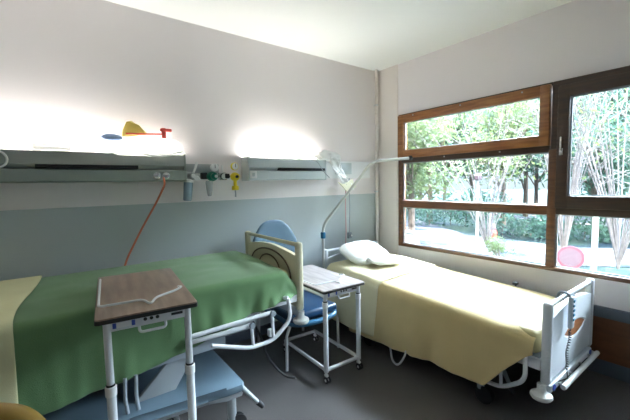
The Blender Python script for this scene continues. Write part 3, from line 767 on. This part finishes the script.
# ------------------------------------------------------------------ outdoors
GZ = -.5
def outdoor(o): return o
bm = N(); bmesh.ops.create_grid(bm, x_segments=1, y_segments=1, size=40, matrix=Matrix.Translation((44,0,GZ)))
struct(obj('lawn', bm, 'grass', smooth=False))
bm = N(); L_ = [(13.5,-14),(12.2,0),(9.6,3),(8.6,6),(10.6,10),(13,16)]; R_ = [(16.4,-14),(15.2,0),(12.4,3.5),(12.6,7),(16,12),(20,18)]
A = [bm.verts.new((x,y,GZ+.02)) for x,y in L_]; B = [bm.verts.new((x,y,GZ+.02)) for x,y in R_]
for i in range(5): bm.faces.new((A[i],A[i+1],B[i+1],B[i]))
struct(obj('road', bm, 'road', smooth=False))
bm = N(); prism(bm, [(17,-4),(30,-6),(34,14),(20,10)], 2, GZ, GZ+.03); struct(obj('paved_yard', bm, 'road', smooth=False))

def leaves(bm, centers, n, rad, size):
    for _ in range(n):
        c = random.choice(centers)
        d = V((random.gauss(0,1),random.gauss(0,1),random.gauss(0,.8))); d = d.normalized()*rad*random.random()**.4
        p = V(c)+d
        a = V((random.uniform(-1,1),random.uniform(-1,1),random.uniform(-1,1))).normalized(); b = a.orthogonal().normalized()
        s = size*random.uniform(.6,1.3)
        q = [p-a*s, p-b*s*.45, p+a*s, p+b*s*.45]
        bm.faces.new([bm.verts.new(x) for x in q])
def branches(bm, base, h, r, n, spread, ends, curve=.3, depth=1):
    for i in range(n):
        az = random.uniform(0, 2*PI); s = random.uniform(.3,1)*spread
        top = V(base)+V((math.cos(az)*s, math.sin(az)*s, h*random.uniform(.75,1.1)))
        mid = V(base).lerp(top, .5)+V((-math.cos(az)*s*curve*.5, -math.sin(az)*s*curve*.5, 0))
        pts = [V(base)*(1-t)**2+mid*2*t*(1-t)+top*t*t for t in [k/7 for k in range(8)]]
        tube(bm, pts, r, 5, r2=r*.25); ends.append(tuple(top)); ends.append(tuple(pts[5])); 
        if depth:
            for k in (3,4,5,6):
                q = pts[k]; d = V((random.gauss(0,1),random.gauss(0,1),random.uniform(.3,1.2))).normalized()*h*.22
                tube(bm, [q, q+d*.5+V((0,0,-.02)), q+d], r*.4, 4, r2=r*.12); ends.append(tuple(q+d))
def tree(name, label, loc, h, crown, nl, lm, bk='bark', tr=.14, lsize=.11, cluster=.8, group='trees outside the window', nb=7):
    t = thing(name, label, 'tree', loc, 0, group)
    ends = []; bm = N()
    tube(bm, [(0,0,0),(.05,.03,h*.25),(0,.06,h*.5)], tr, 8, r2=tr*.6)
    branches(bm, (0,.06,h*.30), h*.55, tr*.45, nb, crown, ends)
    branches(bm, (0,.06,h*.18), h*.35, tr*.35, nb//2, crown*1.1, ends)
    obj('trunk', bm, bk, t)
    if nl:
        bm = N(); leaves(bm, ends, nl, cluster, lsize); f = obj('foliage', bm, lm, t, smooth=False)
    return t
spots = [
 ('tree','leafy pale green tree seen at the far left of the window', (10.8,8.2), 5.2, 1.7, 5200, 'leaf_l'),
 ('tree','rounded light green tree behind the upper left window pane', (15.5,10.6), 7.5, 2.4, 5200, 'leaf_l'),
 ('tree','tall light green tree behind the white pole', (16.5,7.4), 7.0, 2.4, 4600, 'leaf_l'),
 ('tree','dark green tree far behind, left of the mullion', (21,8.2), 8.0, 3.2, 5200, 'leaf_d'),
 ('tree','dark green tree behind the bare saplings', (20,4.2), 8.5, 3.2, 5200, 'leaf_d'),
 ('tree','dark green tree at the right side of the window view', (17,.6), 7.5, 2.8, 4600, 'leaf_d'),
 ('tree','deep green tree furthest away at the left', (23,14.5), 8.5, 3.4, 4800, 'leaf_d'),
 ('tree','sparse dark tree between road and yard', (15,3.6), 4.6, 1.6, 2600, 'leaf_d'),
]
for nm, lb, (x, y), h, c, nl, lm in spots: tree(nm, lb, (x,y,GZ), h, c, nl, lm)
for k, (x, y, w_) in enumerate(((26,1.5,'behind the right sash, far back'),(25.5,5.5,'far behind the arching sapling'),(26,9.5,'far behind the lamp post'),(25,13.5,'far back in the middle of left panes'),(25,18,'far back at the left edge of left panes'),(23,21.5,'far back beyond the left window jamb'))):
    tree('tree', 'dense dark woodland tree standing '+w_, (x,y,GZ), 9, 3.0, 4200, 'leaf_d', lsize=.24, cluster=1.7, nb=10, group='woodland trees far behind')
def sapling(label, loc, h, n, spread, r=.035, nl=0, depth=1):
    t = thing('bare_sapling', label, 'tree', loc, 0, 'bare saplings outside the right sash')
    ends = []; bm = N(); branches(bm, (0,0,0), h, r, n, spread, ends, .5, depth); obj('stems', bm, 'pale_bark', t)
    if nl: bm = N(); leaves(bm, ends, nl, .5, .06); obj('foliage', bm, 'leaf_l', t, smooth=False)
sapling('bare pale many-stemmed sapling just left in the right sash', (9.8,2.95,GZ), 5.6, 22, 1.7, .019, 500)
sapling('bare pale sapling leaning across the middle of right sash', (10.2,2.0,GZ), 5.8, 22, 2.4, .019, 400)
sapling('bare pale sapling at the right edge of the right sash', (9.6,.9,GZ), 5.6, 18, 2.2, .019, 300)
sapling('bare arching sapling behind the middle left pane', (10.6,5.2,GZ), 4.8, 22, 2.8, .017, 900)
# hedge under the trees
t = thing('hedge', 'loose green shrub row beyond the road', 'hedge', (14,6,GZ))
bm = N(); cs = [(random.uniform(-.8,.8)+(i-12)*.0-.0+abs(i-12)*.12, (i-12)*.75, random.uniform(.2,1.5)) for i in range(25)]*2
leaves(bm, cs, 6500, .75, .10); obj('foliage', bm, 'leaf_d', t, smooth=False)
bm = N(); 
for c in cs[:25]: tube(bm, [(c[0],c[1],0),(c[0]+.05,c[1],c[2])], .02, 5)
obj('stems', bm, 'bark', t)
t = thing('low_bush', 'small bright green bush in front of the road', 'bush', (8.6,3.9,GZ)); ends = []; bm = N(); branches(bm, (0,0,0), .6, .012, 9, .35, ends, .3, 0); obj('stems', bm, 'bark', t); bm = N(); leaves(bm, ends, 500, .18, .04); obj('foliage', bm, 'leaf_l', t, smooth=False)
# poles, sign, post, wall
t = thing('white_pole', 'thick white pole behind the lower right pane', 'pole', (9.0,2.16,GZ)); obj('shaft', tube(N(), [(0,0,0),(0,0,1.42)], .055, 14), 'concrete', t); obj('cap', lathe(N(), [(.06,0),(.05,.03),(.0,.04)], (0,0,1.42)), 'concrete', t)
t = thing('lamp_post', 'slim white lamp post in the middle of the left panes', 'pole', (10,5.22,GZ)); obj('shaft', tube(N(), [(0,0,0),(0,0,2.1)], .04, 12), 'concrete', t); obj('lamp_head', lathe(N(), [(.05,0),(.10,.05),(.10,.16),(.03,.2)], (0,0,2.1)), 'sign_white', t)
t = thing('round_sign', 'round faded pink-ringed road sign seen low in the right pane', 'sign', (8.0,2.29,GZ), math.atan2(2.29,8.0))
obj('sign_disc', lathe(N(), [(.225,0),(.225,.02)], (0,0,.555), (-1,0,0), 36), 'sign_red', t)
obj('sign_face', lathe(N(), [(.18,.0),(.18,.006)], (-.02,0,.555), (-1,0,0), 36), 'sign_white', t)
obj('sign_post', tube(N(), [(.03,0,0),(.03,0,.75)], .022, 10), 'steel', t)
t = thing('road_marker', 'small red and white marker post beside the far road', 'marker post', (12.6,5.98,GZ)); obj('post_body', lathe(N(), [(.13,0),(.13,.26),(.10,.3)], (0,0,0)), 'red', t); obj('post_top', lathe(N(), [(.10,0),(.11,.04),(.08,.2),(.0,.24)], (0,0,.3)), 'sign_white', t)
t = thing('white_wall_block', 'low white block wall at the left edge of the lowest pane', 'wall', (9.3,7.35,GZ)); bm = N(); box(bm, (-.15,-.5,0), (.15,.7,.42)); obj('block', bm, 'concrete', t, smooth=False); obj('coping', box(N(), (-.18,-.53,.42), (.18,.73,.47), .01), 'concrete', t)

# ------------------------------------------------------------------ light
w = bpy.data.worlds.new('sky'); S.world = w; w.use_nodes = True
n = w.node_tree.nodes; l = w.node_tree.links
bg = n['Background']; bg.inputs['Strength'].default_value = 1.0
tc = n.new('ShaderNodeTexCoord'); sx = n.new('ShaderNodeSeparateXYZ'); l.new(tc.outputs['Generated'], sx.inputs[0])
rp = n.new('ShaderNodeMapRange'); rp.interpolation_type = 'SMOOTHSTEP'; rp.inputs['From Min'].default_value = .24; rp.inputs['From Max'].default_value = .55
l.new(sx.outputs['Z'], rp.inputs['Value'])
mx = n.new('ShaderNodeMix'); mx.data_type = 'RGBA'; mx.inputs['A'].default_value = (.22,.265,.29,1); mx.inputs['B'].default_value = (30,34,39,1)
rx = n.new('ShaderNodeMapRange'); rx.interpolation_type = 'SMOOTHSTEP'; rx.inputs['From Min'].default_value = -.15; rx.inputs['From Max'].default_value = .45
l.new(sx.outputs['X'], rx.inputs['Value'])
mu = n.new('ShaderNodeMath'); mu.operation = 'MULTIPLY'; l.new(rp.outputs['Result'], mu.inputs[0]); l.new(rx.outputs['Result'], mu.inputs[1])  # bright sky patch added high on the window side to light the room
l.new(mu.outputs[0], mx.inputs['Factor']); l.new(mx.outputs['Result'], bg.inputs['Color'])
sun = bpy.data.lights.new('sun', 'SUN'); sun.energy = 6; sun.angle = .02; sun.color = (1,.95,.85)
so = bpy.data.objects.new('sun', sun); COL.objects.link(so); so.location = (0,0,8)
so.rotation_euler = V((-.45,-.30,.84)).to_track_quat('Z','Y').to_euler()
po = bpy.data.lights.new('window_portal', 'AREA'); po.shape = 'RECTANGLE'; po.size = 1.75; po.size_y = 4.0
po.cycles.is_portal = True
pb = bpy.data.objects.new('window_portal', po); COL.objects.link(pb); pb.location = (RW+.16,(WY0+WY1)/2,(WZ0+WZ1)/2)
pb.rotation_euler = Matrix(((0,0,1),(0,1,0),(-1,0,0))).to_euler()   # local -Z -> -X
m_ = Matrix(((0,0,1),(0,1,0),(-1,0,0)))
S.view_settings.view_transform = 'Standard'; S.view_settings.look = 'None'; S.view_settings.gamma = 1
S.view_settings.use_curve_mapping = False
S.view_settings.exposure = 2.1

# ------------------------------------------------------------------ camera
cam = bpy.data.cameras.new('camera'); co = bpy.data.objects.new('camera', cam); COL.objects.link(co)
cam.sensor_width = 36; cam.lens = 36*341.678/630; cam.clip_start = .02
rt = V((0.79806615,-0.60225856,-0.0193662)); up = V((0.06162189,0.04960135,0.99686631)); fw = V((0.59941068,0.79675864,-0.07669747))
mw = Matrix((( rt.x,up.x,-fw.x,0),(rt.y,up.y,-fw.y,0),(rt.z,up.z,-fw.z,1.6),(0,0,0,1)))
co.matrix_world = mw
S.camera = co
